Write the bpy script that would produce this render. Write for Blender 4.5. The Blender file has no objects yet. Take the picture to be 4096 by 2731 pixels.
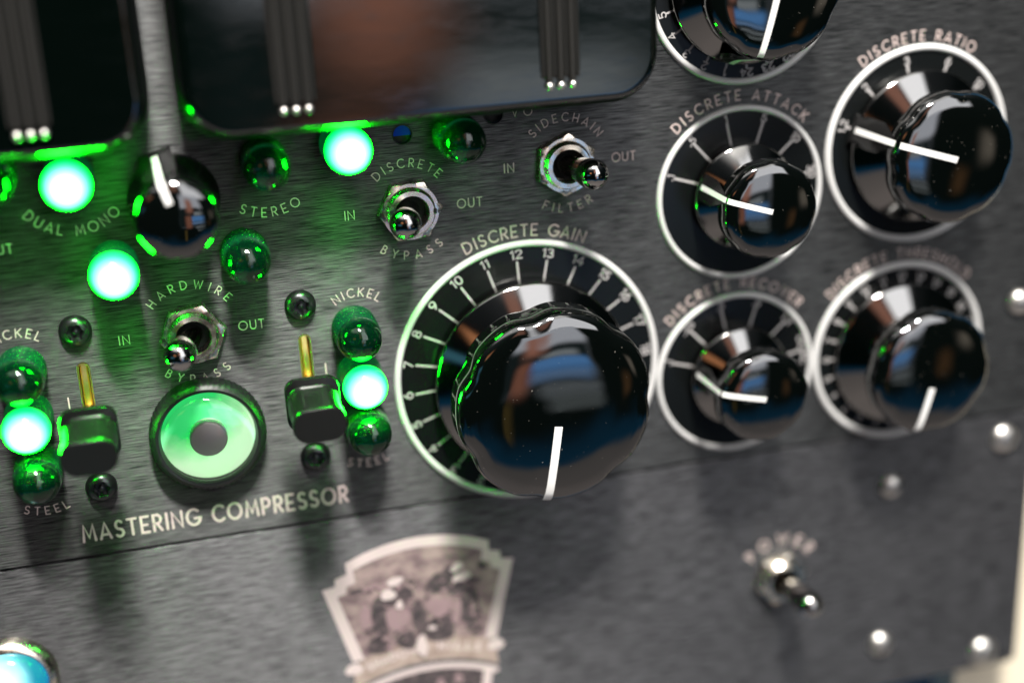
import bpy, bmesh, math, random
from mathutils import Matrix, Vector
random.seed(7)
SC = bpy.context.scene
COL = SC.collection
S = 0.00119            # one drawing unit of the front panel in metres (19 inch rack face)
PI = math.pi
def W3(x, y, z):       # panel drawing (right, up, out of the panel) -> world metres, panel stands upright facing -Y
    return Vector((x * S, -z * S, y * S))

# ---------------------------------------------------------------- camera
cd = bpy.data.cameras.new("camera")
cam = bpy.data.objects.new("camera", cd); COL.objects.link(cam)
SC.camera = cam
RC = ((0.967378012665508, -0.048674930533873714, 0.24861723944420028),
      (-0.12909004290295312, -0.9391151609242946, 0.31843127256199244),
      (0.21798059875742604, -0.34013742172783457, -0.9147628069099089))
ax = W3(*RC[0]).normalized(); ay = -W3(*RC[1]).normalized(); az_ = -W3(*RC[2]).normalized()
pos = W3(-72.91, 116.01, 291.12)
cam.matrix_world = Matrix(((ax.x, ay.x, az_.x, pos.x), (ax.y, ay.y, az_.y, pos.y), (ax.z, ay.z, az_.z, pos.z), (0, 0, 0, 1)))
cd.lens = 50.0; cd.sensor_width = 36.0
cd.clip_start = 0.01; cd.clip_end = 60
cd.dof.use_dof = True
cd.dof.focus_distance = 298.5 * S
cd.dof.aperture_fstop = 3.0

# ---------------------------------------------------------------- view and render settings
SC.view_settings.view_transform = 'Standard'
SC.view_settings.look = 'None'
SC.view_settings.exposure = 0.0
SC.view_settings.gamma = 1.0
SC.view_settings.use_curve_mapping = False
SC.cycles.use_denoising = True
SC.cycles.sample_clamp_indirect = 4.0
SC.cycles.caustics_reflective = False
SC.cycles.caustics_refractive = False
SC.cycles.max_bounces = 10
SC.cycles.transmission_bounces = 8

# ---------------------------------------------------------------- world: the dim studio that the chrome mirrors
wd = bpy.data.worlds.new("World"); SC.world = wd; wd.use_nodes = True
nt = wd.node_tree; nt.nodes.clear()
def wn(t, **k):
    n = nt.nodes.new(t)
    for a, v in k.items(): setattr(n, a, v)
    return n
def wmath(op, a, b=None):
    n = wn('ShaderNodeMath', operation=op)
    for i, v in enumerate((a, b)):
        if v is None: continue
        if isinstance(v, (int, float)): n.inputs[i].default_value = v
        else: nt.links.new(v, n.inputs[i])
    return n.outputs[0]
tc = wn('ShaderNodeTexCoord'); sp = wn('ShaderNodeSeparateXYZ')
nt.links.new(tc.outputs['Generated'], sp.inputs[0])
wx, wy, wz = sp.outputs
AZ = wmath('MULTIPLY', wmath('ARCTAN2', wx, wmath('MULTIPLY', wy, -1.0)), 180 / PI)     # 0 = straight out of the panel
EL = wmath('MULTIPLY', wmath('ARCSINE', wz), 180 / PI)
ramp = wn('ShaderNodeValToRGB')
el01 = wmath('DIVIDE', wmath('ADD', EL, 90.0), 180.0)
wob = wn('ShaderNodeTexNoise'); wob.inputs['Scale'].default_value = 2.2
nt.links.new(tc.outputs['Generated'], wob.inputs['Vector'])
el01 = wmath('ADD', el01, wmath('MULTIPLY', wmath('SUBTRACT', wob.outputs[0], 0.5), 0.13))
nt.links.new(el01, ramp.inputs[0])
cr = ramp.color_ramp
stops = [(-90, (1.7, 1.5, 1.4)), (-58, (2.0, 1.75, 1.65)), (-35, (1.25, 1.13, 1.08)), (-32.5, (.03, .40, .85)), (-28.5, (.03, .30, .62)), (-25.5, (.01, .03, .03)),
         (-5, (.01, .026, .02)), (28, (.04, .06, .06)), (48, (.3, .33, .36)), (62, (.7, .7, .72)), (90, (.9, .9, .9))]
while len(cr.elements) < len(stops): cr.elements.new(0.5)
for e, (d, c) in zip(cr.elements, stops):
    e.position = (d + 90) / 180; e.color = (*c, 1)
cur = ramp.outputs[0]
def box_mask(a, e, ha, he, soft):
    out = None
    for v, c, h in ((AZ, a, ha), (EL, e, he)):
        d = wmath('ABSOLUTE', wmath('SUBTRACT', v, c))
        m = wn('ShaderNodeMapRange', interpolation_type='SMOOTHSTEP')
        nt.links.new(d, m.inputs[0])
        m.inputs[1].default_value = h - soft; m.inputs[2].default_value = h + soft
        m.inputs[3].default_value = 1; m.inputs[4].default_value = 0
        out = m.outputs[0] if out is None else wmath('MULTIPLY', out, m.outputs[0])
    return out
def patch(a, e, ha, he, soft, col):
    global cur
    mx = wn('ShaderNodeMix', data_type='RGBA')
    nt.links.new(box_mask(a, e, ha, he, soft), mx.inputs[0])
    nt.links.new(cur, mx.inputs[6]); mx.inputs[7].default_value = (*col, 1)
    cur = mx.outputs[2]
# things of the studio that show in the polished metal
patch(-32, 66, 46, 17, 7, (9.0, 8.8, 8.6))        # bright ceiling and high windows, upper left
patch(22, 60, 24, 9, 1.5, (14, 13.6, 13.2))          # added bright panel overhead, brightens knob skirts and cap bevels
patch(22, 29, 14, 21, 1.0, (16.5, 16.5, 17))     # tall window opposite the rack
patch(-1, 32, 6, 14, 2.0, (3.6, 1.7, 1.2))         # raised arm beside it
patch(-33, 19, 7, 4, 1.5, (6.0, 2.5, 1.1))
patch(-48, 4, 12, 3, 1.5, (.5, 1.6, 2.2))
patch(12.6, -4, 9.6, 14, .9, (8.5, 8.8, 9.6))
patch(12.2, -12, 10.4, 6.6, 1.2, (.12, .2, .22))       # dark furniture in front of it
patch(15.5, -13.2, 6, 1.8, .8, (1.6, 4.2, 9.0))    # blue view
patch(15.5, -16.2, 6, .7, .5, (2.6, 4.4, 7.5))
patch(17.5, -19.2, 5.5, .5, .3, (3.4, 3.8, 4.0))
patch(18.5, -21.4, 5, .45, .3, (3.0, 3.4, 3.4))
patch(7.4, -15, 1.9, 4.0, 1.2, (4.0, 1.6, 1.0))
patch(15.3, -9.8, 3.8, 1.3, .7, (4.2, 4.6, 4.8))
patch(8.8, -3.0, 2.1, 5.8, 2.0, (6.4, 2.7, 1.8))    # forearm and hand of the person with the camera
patch(5, -24, .8, 4, .4, (1.2, .8, .2))        # yellow cable rack
patch(41, -10, 3, 3.5, 2, (2.2, 1.9, 1.5))
patch(33, -18, 1.6, 3, 1.2, (1.0, .5, .2))
bg = wn('ShaderNodeBackground'); wo = wn('ShaderNodeOutputWorld')
nt.links.new(cur, bg.inputs[0]); bg.inputs[1].default_value = 0.205
nt.links.new(bg.outputs[0], wo.inputs[0])

# ---------------------------------------------------------------- lamps: window light from above, soft room light
def area(name, loc, target, sx, sy, power, col, roll=0):
    l = bpy.data.lights.new(name, 'AREA'); l.shape = 'RECTANGLE'; l.size = sx; l.size_y = sy
    l.energy = power; l.color = col
    o = bpy.data.objects.new(name, l); COL.objects.link(o)
    o.location = loc
    o.rotation_euler = (Vector(target) - Vector(loc)).to_track_quat('-Z', 'Y').to_euler()
    o.rotation_euler.rotate_axis('Z', math.radians(roll))
    return o
area("window_light", (-0.03, -0.60, 1.12), (-0.03, 0, 0), 0.27, 0.075, 48, (1.0, .96, .91), -50)

# ---------------------------------------------------------------- materials
def mat(name, base=(.5, .5, .5), metal=0.0, rough=.5, spec=.5, coat=0.0, trans=0.0, ior=1.5, emit=None, es=0.0, coat_rough=.03):
    m = bpy.data.materials.new(name); m.use_nodes = True
    b = m.node_tree.nodes['Principled BSDF']
    b.inputs['Base Color'].default_value = (*base, 1)
    b.inputs['Metallic'].default_value = metal
    b.inputs['Roughness'].default_value = rough
    b.inputs['Specular IOR Level'].default_value = spec
    b.inputs['Coat Weight'].default_value = coat
    b.inputs['Coat Roughness'].default_value = coat_rough
    b.inputs['Transmission Weight'].default_value = trans
    b.inputs['IOR'].default_value = ior
    if emit:
        b.inputs['Emission Color'].default_value = (*emit, 1); b.inputs['Emission Strength'].default_value = es
    return m
class N:                                             # small node helper on one material
    def __init__(s, m): s.m = m; s.t = m.node_tree; s.b = s.t.nodes['Principled BSDF']
    def new(s, t, **k):
        n = s.t.nodes.new(t)
        for a, v in k.items(): setattr(n, a, v)
        return n
    def link(s, a, b): s.t.links.new(a, b)
    def math(s, op, a, b=None, c=None):
        n = s.new('ShaderNodeMath', operation=op)
        for i, v in enumerate((a, b, c)):
            if v is None: continue
            if isinstance(v, (int, float)): n.inputs[i].default_value = v
            else: s.link(v, n.inputs[i])
        return n.outputs[0]
    def noise(s, scale, sx=1, sy=1, sz=1, detail=3, rough=.6):
        c = s.new('ShaderNodeTexCoord'); mp = s.new('ShaderNodeMapping')
        mp.inputs['Scale'].default_value = (sx, sy, sz)
        n = s.new('ShaderNodeTexNoise'); n.inputs['Scale'].default_value = scale; n.inputs['Detail'].default_value = detail
        n.inputs['Roughness'].default_value = rough
        s.link(c.outputs['Object'], mp.inputs[0]); s.link(mp.outputs[0], n.inputs['Vector'])
        return n.outputs[0]
    def ramp(s, f, p0, c0, p1, c1):
        r = s.new('ShaderNodeValToRGB'); s.link(f, r.inputs[0])
        e = r.color_ramp.elements; e[0].position = p0; e[0].color = (*c0, 1); e[1].position = p1; e[1].color = (*c1, 1)
        return r.outputs[0]
    def bump(s, h, strength, dist):
        b = s.new('ShaderNodeBump'); b.inputs['Strength'].default_value = strength; b.inputs['Distance'].default_value = dist
        s.link(h, b.inputs['Height']); s.link(b.outputs[0], s.b.inputs['Normal'])

def brushed(name, dark, light, rough):
    m = mat(name, dark, 0.70, rough); n = N(m)
    # brushed grain: long thin streaks along the panel width
    s1 = n.noise(1 / S, .20, 8.5, 1, 2, .6); s2 = n.noise(1 / S, .10, 3.2, 1, 2, .6); s3 = n.noise(.06 / S, 1, 1, 1, 3, .6)
    f = n.math('ADD', n.math('MULTIPLY', s1, .62), n.math('MULTIPLY', s2, .32))
    f = n.math('ADD', f, n.math('MULTIPLY', s3, .06))
    n.link(n.ramp(f, .42, dark, .575, light), n.b.inputs['Base Color'])
    r = n.new('ShaderNodeMapRange'); n.link(f, r.inputs[0]); r.inputs[1].default_value = .35; r.inputs[2].default_value = .65
    r.inputs[3].default_value = rough + .08; r.inputs[4].default_value = rough - .08
    n.link(r.outputs[0], n.b.inputs['Roughness'])
    n.b.inputs['Anisotropic'].default_value = .95
    tg = n.new('ShaderNodeCombineXYZ'); tg.inputs[2].default_value = 1.0
    n.link(tg.outputs[0], n.b.inputs['Tangent'])
    n.bump(f, .5, .00005)
    return m
M = {}
M['panel'] = brushed('black_brushed_aluminium', (.0045, .0058, .0060), (.088, .0905, .0905), .50)
M['panel_low'] = brushed('dark_brushed_aluminium', (.0075, .0084, .0092), (.116, .1165, .121), .53)
M['edge'] = mat('dark_panel_edge', (.02, .02, .022), .5, .5)
M['engrave'] = mat('engraved_lettering', (.58, .475, .435), 0, .6)
M['engrave_heavy'] = mat('engraved_heavy_lettering', (.56, .465, .43), 0, .6)
M['white'] = mat('white_paint', (.76, .76, .735), 0, .35)
M['ringw'] = mat('off_white_ring', (.58, .58, .565), 0, .4)
M['mark'] = mat('grey_scale_print', (.42, .405, .395), 0, .5)
M['dial'] = mat('black_dial_plate', (.004, .005, .005), 0, .25, .22)
m = M['chrome'] = mat('glossy_black_bakelite', (.0010, .0015, .0013), 0, .03, 1.0, 0, 0, 1.70); n = N(m)
sm = n.noise(.12 / S, 1, 1, 1, 4, .6)
n.link(n.ramp(sm, .45, (.02,) * 3, .78, (.08,) * 3), n.b.inputs['Roughness'])
dust = n.noise(1.9 / S, 1, 1, 1, 1, .4)
n.link(n.ramp(dust, .785, (.0010, .0015, .0013), .80, (.16, .15, .13)), n.b.inputs['Base Color'])
M['skirt'] = mat('polished_dark_metal_skirt', (.225, .222, .215), 1.0, .07)
M['fin'] = mat('black_pointer_fin', (.008, .008, .008), 0, .2, .5)
M['nickel'] = mat('warm_nickel', (.86, .79, .67), 1.0, .24)
n = N(M['nickel']); n.link(n.ramp(n.noise(.5 / S, 1, 1, 1, 4), .35, (.18,) * 3, .7, (.34,) * 3), n.b.inputs['Roughness'])
M['lever'] = mat('dark_nickel_lever', (.36, .355, .345), 1.0, .09)
M['cavity'] = mat('black_cavity', (.006, .006, .006), 0, .6)
M['brass'] = mat('polished_brass', (.92, .72, .26), 1.0, .3)
M['blackplastic'] = mat('black_satin_plastic', (.006, .0068, .006), 0, .24, .7)
n = N(M['blackplastic']); n.bump(n.noise(2.5 / S, 1, 1, 1, 2), .08, .00004)
M['bezel'] = mat('black_anodised_bezel', (.008, .009, .009), 0, .42, .4)
M['screw'] = mat('black_oxide_screw', (.055, .06, .06), .9, .28)
M['bright_screw'] = mat('bright_nickel_screw', (.66, .64, .60), 1.0, .38)
M['green_glass'] = mat('green_lens', (.008, .20, .07), 0, .015, .7, 0, .95, 1.5)
M['green_collar'] = mat('green_faceted_collar', (.004, .10, .035), 0, .10, .8, 0, .5, 1.5)
M['socket'] = mat('lamp_socket', (.05, .07, .06), .8, .3)
def lamp_mat(name, core, rim, r0, r1, shift=(0, 0, 0), edge=None):
    m = mat(name, (.01, .1, .05), 0, .15); n = N(m)
    c = n.new('ShaderNodeTexCoord'); v = n.new('ShaderNodeVectorMath', operation='SUBTRACT'); v.inputs[1].default_value = [q * S for q in shift]
    n.link(c.outputs['Object'], v.inputs[0])
    mu = n.new('ShaderNodeVectorMath', operation='MULTIPLY'); mu.inputs[1].default_value = (1, 1, 0); n.link(v.outputs[0], mu.inputs[0])
    le = n.new('ShaderNodeVectorMath', operation='LENGTH'); n.link(mu.outputs[0], le.inputs[0])
    mr = n.new('ShaderNodeMapRange', interpolation_type='SMOOTHSTEP'); n.link(le.outputs['Value'], mr.inputs[0])
    mr.inputs[1].default_value = r0 * S; mr.inputs[2].default_value = r1 * S
    mx = n.new('ShaderNodeMix', data_type='RGBA'); n.link(mr.outputs[0], mx.inputs[0])
    mx.inputs[6].default_value = (*core, 1); mx.inputs[7].default_value = (*rim, 1)
    if edge:
        m2 = n.new('ShaderNodeMapRange', interpolation_type='SMOOTHSTEP'); n.link(le.outputs['Value'], m2.inputs[0])
        m2.inputs[1].default_value = edge[1] * S; m2.inputs[2].default_value = edge[2] * S
        mb_ = n.new('ShaderNodeMix', data_type='RGBA'); n.link(m2.outputs[0], mb_.inputs[0]); n.link(mx.outputs[2], mb_.inputs[6])
        mb_.inputs[7].default_value = (*edge[0], 1); mx = mb_
    n.link(mx.outputs[2], n.b.inputs['Emission Color']); n.b.inputs['Emission Strength'].default_value = 1.0
    return m
M['lit'] = lamp_mat('lit_green_lens', (1.7, 320.0, 3.4), (.006, 300.0, .48), 1.5, 4.7, (0, 0, 0), ((.004, 5.0, .26), 4.30, 4.72))
M['lit_collar'] = mat('glowing_green_collar', (.003, .05, .015), 0, .25, .4, 0, 0, 1.45, (.0, .10, .02), .6)
M['blue_lit'] = lamp_mat('lit_blue_lens', (1.6, 3.4, 3.6), (.0, .16, .42), 1.0, 8.2, (-2.5, 2.0, 0))
m = M['ring_lit'] = mat('lit_green_ring', (.1, .5, .25), 0, .3); n = N(m)
c = n.new('ShaderNodeTexCoord'); s = n.new('ShaderNodeSeparateXYZ'); n.link(c.outputs['Object'], s.inputs[0])
g = n.math('ADD', n.math('MULTIPLY', s.outputs[0], .35 / (10 * S)), n.math('MULTIPLY', s.outputs[1], -.65 / (10 * S)))
rr = n.math('SQRT', n.math('ADD', n.math('MULTIPLY', s.outputs[0], s.outputs[0]), n.math('MULTIPLY', s.outputs[1], s.outputs[1])))
g = n.math('ADD', g, n.math('MULTIPLY', rr, .55 / (10 * S)))
g = n.math('ADD', g, n.math('MULTIPLY', n.noise(.20 / S), .5))
n.link(n.ramp(g, .27, (.01, .55, .10), .95, (.66, 1.0, .60)), n.b.inputs['Emission Color']); n.b.inputs['Emission Strength'].default_value = 1.0
m = M['clear'] = mat('clear_lens', (1, 1, 1), 0, .0); n = N(m)
tr = n.new('ShaderNodeBsdfTransparent'); gl = n.new('ShaderNodeBsdfGlossy'); gl.inputs['Roughness'].default_value = .02
fr = n.new('ShaderNodeFresnel'); fr.inputs[0].default_value = 1.6; mxs = n.new('ShaderNodeMixShader')
n.link(fr.outputs[0], mxs.inputs[0]); n.link(tr.outputs[0], mxs.inputs[1]); n.link(gl.outputs[0], mxs.inputs[2])
n.link(mxs.outputs[0], n.t.nodes['Material Output'].inputs['Surface'])
M['grey_cap'] = mat('grey_lamp_cap', (.50, .47, .44), .45, .45)
m = M['meter'] = mat('black_meter_glass', (.0006, .0016, .0012), 0, .04, .75, 0, 0, 1.70); n = N(m)
n.bump(n.noise(.055 / S, 1, 2.2, 1, 3, .55), .05, .0003)
n.link(n.ramp(n.noise(.12 / S, 1, 3, 1, 4, .6), .4, (.03,) * 3, .8, (.13,) * 3), n.b.inputs['Roughness'])
M['meter_case'] = mat('black_meter_case', (.005, .006, .006), 0, .5, .05)
M['rod'] = mat('dark_metal_rod', (.032, .031, .028), .6, .45)
M['rod_glint'] = mat('rod_end_highlight', (.80, .77, .73), 1.0, .32)  # highlights on the dark rod ends, put in as a paler metal
M['cream'] = mat('cream_board', (.80, .72, .55), 0, .6)
M['bluecloth'] = mat('blue_cloth', (.01, .17, .36), 0, .9)
M['trim_blue'] = mat('blue_plastic', (.004, .03, .60), 0, .6, .1)
M['em_border'] = mat('emblem_pale_print', (.56, .475, .455), 0, .6)
m = M['em_field'] = mat('emblem_mauve_print', (.30, .22, .21), 0, .6); n = N(m)
n.link(n.ramp(n.noise(.22 / S, 1, 1.6, 1, 4, .65), .38, (.15, .105, .11), .62, (.32, .245, .225)), n.b.inputs['Base Color'])
m = M['em_dark'] = mat('emblem_dark_print', (.085, .072, .078), 0, .55); n = N(m)
n.link(n.ramp(n.noise(.55 / S, 1, 1.4, 1, 4, .7), .40, (.028, .025, .028), .66, (.13, .10, .10)), n.b.inputs['Base Color'])
m = M['em_banner'] = mat('emblem_tan_print', (.38, .29, .245), 0, .6)
n = N(m); n.link(n.ramp(n.noise(.3 / S, 1, 1.3, 1, 3), .35, (.27, .205, .17), .65, (.40, .32, .275)), n.b.inputs['Base Color'])
M['em_mid'] = mat('emblem_dusty_pink_print', (.27, .19, .195), 0, .6)

# ---------------------------------------------------------------- mesh helpers (drawing units, z out of the panel)
class MB:
    def __init__(s): s.v = []; s.f = []
    def add(s, vs, fs):
        o = len(s.v); s.v += [tuple(p) for p in vs]; s.f += [tuple(i + o for i in f) for f in fs]; return s
    def loops(s, ls, cap0=False, cap1=False, closed=True):
        k = len(ls[0]); vs = [p for l in ls for p in l]; fs = []
        for a in range(len(ls) - 1):
            for i in range(k if closed else k - 1):
                j = (i + 1) % k
                fs.append((a * k + i, a * k + j, (a + 1) * k + j, (a + 1) * k + i))
        if cap0: fs.append(tuple(range(k - 1, -1, -1)))
        if cap1: fs.append(tuple((len(ls) - 1) * k + i for i in range(k)))
        return s.add(vs, fs)
    def lathe(s, prof, seg=64, cx=0, cy=0, mod=None, cap0=False, cap1=True):
        ls = []
        for q, (r, z) in enumerate(prof):
            l = []
            for i in range(seg):
                a = 2 * PI * i / seg
                rr = r if mod is None else mod(q, r, z, a)
                l.append((cx + rr * math.cos(a), cy + rr * math.sin(a), z))
            ls.append(l)
        return s.loops(ls, cap0, cap1)
    def poly(s, pts, z): return s.add([(x, y, z) for x, y in pts], [tuple(range(len(pts)))])
    def slab(s, pts, z0, z1): return s.loops([[(x, y, z0) for x, y in pts], [(x, y, z1) for x, y in pts]], True, True)
    def strip(s, pts, w, z, dz=.004, caps=6):          # a flat ribbon with round ends along a polyline
        if len(pts) < 2: return s
        P = [Vector(p).to_2d() for p in pts]; L = []; Rr = []; n = len(P)
        for i in range(n):
            d0 = (P[i] - P[i - 1]).normalized() if i else None
            d1 = (P[i + 1] - P[i]).normalized() if i < n - 1 else None
            d = (d0 or d1) if (d0 is None or d1 is None) else (d0 + d1)
            if d.length < 1e-6: d = d1
            d = d.normalized(); nn = Vector((-d.y, d.x))
            k = 1.0
            if d0 is not None and d1 is not None: k = min(1.6, 1 / max(.3, nn.dot(Vector((-d0.y, d0.x)))))
            L.append(P[i] + nn * w / 2 * k); Rr.append(P[i] - nn * w / 2 * k)
        out = list(Rr)
        d = (P[-1] - P[-2]).normalized(); a0 = math.atan2(d.y, d.x)
        out += [P[-1] + Vector((math.cos(a0 + t), math.sin(a0 + t))) * w / 2 for t in [-PI / 2 + PI * i / caps for i in range(1, caps)]]
        nl = len(P); o = len(s.v)
        s.v += [(p.x, p.y, z) for p in Rr] + [(p.x, p.y, z) for p in L]
        for i in range(nl - 1): s.f.append((o + i, o + i + 1, o + nl + i + 1, o + nl + i))
        for e, sg in ((nl - 1, 1), (0, -1)):
            d = ((P[-1] - P[-2]) if sg == 1 else (P[0] - P[1])).normalized(); a0 = math.atan2(d.y, d.x)
            fan = [P[e] + Vector((math.cos(a0 + t), math.sin(a0 + t))) * w / 2 for t in [-PI / 2 + PI * i / caps for i in range(1, caps)]]
            q = len(s.v); s.v += [(p.x, p.y, z) for p in fan]
            first, last = (o + e, o + nl + e) if sg == 1 else (o + nl + e, o + e)
            s.f.append(tuple([first] + list(range(q, q + len(fan))) + [last]))
        return s
    def sphere(s, c, r, seg=32, rings=16, zmin=-1.0):
        prof = []
        for i in range(rings + 1):
            t = math.asin(zmin) + (PI / 2 - math.asin(zmin)) * i / rings
            prof.append((max(1e-4, r * math.cos(t)), c[2] + r * math.sin(t)))
        return s.lathe(prof, seg, c[0], c[1])
    def tube(s, pts, rads, seg=20, cap=True):            # swept circle along 3-D points
        ls = []
        for i, p in enumerate(pts):
            p = Vector(p)
            d = (Vector(pts[min(i + 1, len(pts) - 1)]) - Vector(pts[max(i - 1, 0)])).normalized()
            u = d.orthogonal().normalized() if abs(d.z) < .9 else d.cross(Vector((0, 1, 0))).normalized()
            v = d.cross(u).normalized()
            ls.append([tuple(p + (u * math.cos(2 * PI * k / seg) + v * math.sin(2 * PI * k / seg)) * rads[i]) for k in range(seg)])
        return s.loops(ls, cap, cap)
    def build(s, name, m, parent=None, smooth=30, loc=None):
        me = bpy.data.meshes.new(name)
        me.from_pydata([(x * S, y * S, z * S) for x, y, z in s.v], [], s.f)
        b = bmesh.new(); b.from_mesh(me); bmesh.ops.recalc_face_normals(b, faces=b.faces); b.to_mesh(me); b.free()
        if smooth:
            for p in me.polygons: p.use_smooth = True
            me.set_sharp_from_angle(angle=math.radians(smooth))
        me.materials.append(m)
        o = bpy.data.objects.new(name, me); COL.objects.link(o)
        if parent: o.parent = parent
        else: place(o, *(loc or (0, 0, 0)))
        return o
def flat(o):
    for p in o.data.polygons: p.use_smooth = False
    up = o.data
    return o
def place(o, x, y, z=0, a=0):
    o.matrix_world = Matrix.Translation(W3(x, y, z)) @ Matrix.Rotation(PI / 2, 4, 'X') @ Matrix.Rotation(a, 4, 'Z')
def tag(o, label=None, cat=None, group=None, kind=None):
    for k, v in (('label', label), ('category', cat), ('group', group), ('kind', kind)):
        if v: o[k] = v
    return o
def thing(name, label, cat, x, y, z=0, a=0, group=None):
    o = bpy.data.objects.new(name, None); COL.objects.link(o); o.empty_display_size = .005
    place(o, x, y, z, a); return tag(o, label, cat, group)
def copy_tree(o, parent=None):
    c = o.copy(); COL.objects.link(c); c.parent = parent
    for ch in [q for q in bpy.data.objects if q.parent == o]: copy_tree(ch, c)
    return c
def rrect(w, h, r, z, cx=0, cy=0, k=8):
    out = []
    for sx, sy, a0 in ((1, 1, 0), (-1, 1, PI / 2), (-1, -1, PI), (1, -1, 3 * PI / 2)):
        for i in range(k + 1):
            a = a0 + PI / 2 * i / k
            out.append((cx + sx * (w / 2 - r) + r * math.cos(a), cy + sy * (h / 2 - r) + r * math.sin(a), z))
    return out
def arc(cx, cy, r, a0, a1, n=14, ry=None):
    ry = r if ry is None else ry
    return [(cx + r * math.cos(math.radians(a0 + (a1 - a0) * i / n)), cy + ry * math.sin(math.radians(a0 + (a1 - a0) * i / n))) for i in range(n + 1)]

# ---------------------------------------------------------------- single-line lettering
def _s(w):
    return [arc(w / 2, .74, w * .44, 35, 270, 10, .26)[:] + arc(w / 2, .24, w * .5, 90, -145, 10, .24)[1:]]
G = {
 'A': (.72, [[(0, 0), (.36, 1), (.72, 0)], [(.10, .26), (.62, .26)]]),
 'B': (.52, [[(0, 0), (0, 1)], [(0, 1), (.26, 1)] + arc(.26, .77, .2, 90, -90, 8, .23) + [(0, .54)], [(0, .54), (.28, .54)] + arc(.28, .27, .24, 90, -90, 8, .27) + [(0, 0)]]),
 'C': (.74, [arc(.46, .5, .46, 48, 312, 18, .5)]),
 'D': (.70, [[(0, 0), (0, 1), (.2, 1)] + arc(.2, .5, .5, 90, -90, 14) + [(0, 0)]]),
 'E': (.50, [[(.5, 1), (0, 1), (0, 0), (.5, 0)], [(0, .48), (.40, .48)]]),
 'F': (.48, [[(.48, 1), (0, 1), (0, 0)], [(0, .5), (.38, .5)]]),
 'G': (.80, [arc(.48, .5, .48, 48, 340, 18, .5) + [(.94, .42), (.55, .42)]]),
 'H': (.64, [[(0, 0), (0, 1)], [(.64, 0), (.64, 1)], [(0, .48), (.64, .48)]]),
 'I': (.06, [[(.03, 0), (.03, 1)]]),
 'K': (.60, [[(0, 0), (0, 1)], [(.58, 1), (0, .42)], [(.18, .58), (.6, 0)]]),
 'L': (.46, [[(0, 1), (0, 0), (.46, 0)]]),
 'M': (.84, [[(0, 0), (.10, 1), (.42, .2), (.74, 1), (.84, 0)]]),
 'N': (.68, [[(0, 0), (0, 1), (.68, 0), (.68, 1)]]),
 'O': (.94, [arc(.47, .5, .47, 90, 450, 26, .5)]),
 'P': (.52, [[(0, 0), (0, 1), (.26, 1)] + arc(.26, .72, .26, 90, -90, 8, .28) + [(0, .44)]]),
 'R': (.54, [[(0, 0), (0, 1), (.26, 1)] + arc(.26, .73, .26, 90, -90, 8, .27) + [(0, .46)], [(.22, .46), (.54, 0)]]),
 'S': (.52, _s(.52)),
 'T': (.58, [[(0, 1), (.58, 1)], [(.29, 1), (.29, 0)]]),
 'U': (.62, [[(0, 1), (0, .31)] + arc(.31, .31, .31, 180, 360, 12) + [(.62, 1)]]),
 'V': (.66, [[(0, 1), (.33, 0), (.66, 1)]]),
 'W': (1.0, [[(0, 1), (.26, 0), (.5, .9), (.74, 0), (1, 1)]]),
 'Y': (.62, [[(0, 1), (.31, .5), (.62, 1)], [(.31, .5), (.31, 0)]]),
 ' ': (.34, []),
 '.': (.08, [[(.02, .02), (.06, .02)]]),
 '0': (.52, [arc(.26, .5, .26, 90, 450, 20, .5)]),
 '1': (.20, [[(0, .78), (.17, 1), (.17, 0)]]),
 '2': (.50, [arc(.25, .73, .25, 165, -35, 12, .27) + [(0, 0), (.5, 0)]]),
 '3': (.48, [arc(.22, .75, .23, 150, -90, 10, .25), arc(.22, .26, .26, 90, -150, 10, .26)]),
 '4': (.54, [[(.40, 0), (.40, 1), (0, .28), (.54, .28)]]),
 '5': (.48, [[(.44, 1), (.06, 1), (.02, .56)] + arc(.2, .31, .27, 118, -150, 12, .31)]),
 '6': (.52, [arc(.26, .31, .26, 90, 450, 16, .31), [(.02, .4), (.12, .72), (.36, 1)]]),
 '7': (.50, [[(0, 1), (.5, 1), (.16, 0)]]),
 '8': (.50, [arc(.25, .76, .21, 90, 450, 14, .24), arc(.25, .26, .25, 90, 450, 14, .26)]),
 '9': (.52, [arc(.26, .69, .26, 90, 450, 16, .31), [(.5, .6), (.40, .28), (.16, 0)]]),
}
def glyph(mb, ch, h, w, z, fn):
    for q, st in enumerate(G[ch][1]):
        mb.strip([fn(x * h, y * h) for x, y in st], w, z + .004 * q)
def width(t, h, gap): return sum(G[c][0] * h for c in t) + gap * (len(t) - 1)
def line_text(mb, t, x0, x1, y, h, w, z=.03, slope=0, xs=1.0):
    nat = width(t, h * xs, 0); gap = ((x1 - x0) - nat) / max(1, len(t) - 1); x = x0
    for c in t:
        glyph(mb, c, h, w, z, lambda a, b, X=x: (X + a * xs, y + b + slope * (X + a - x0))); x += G[c][0] * h * xs + gap
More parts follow.
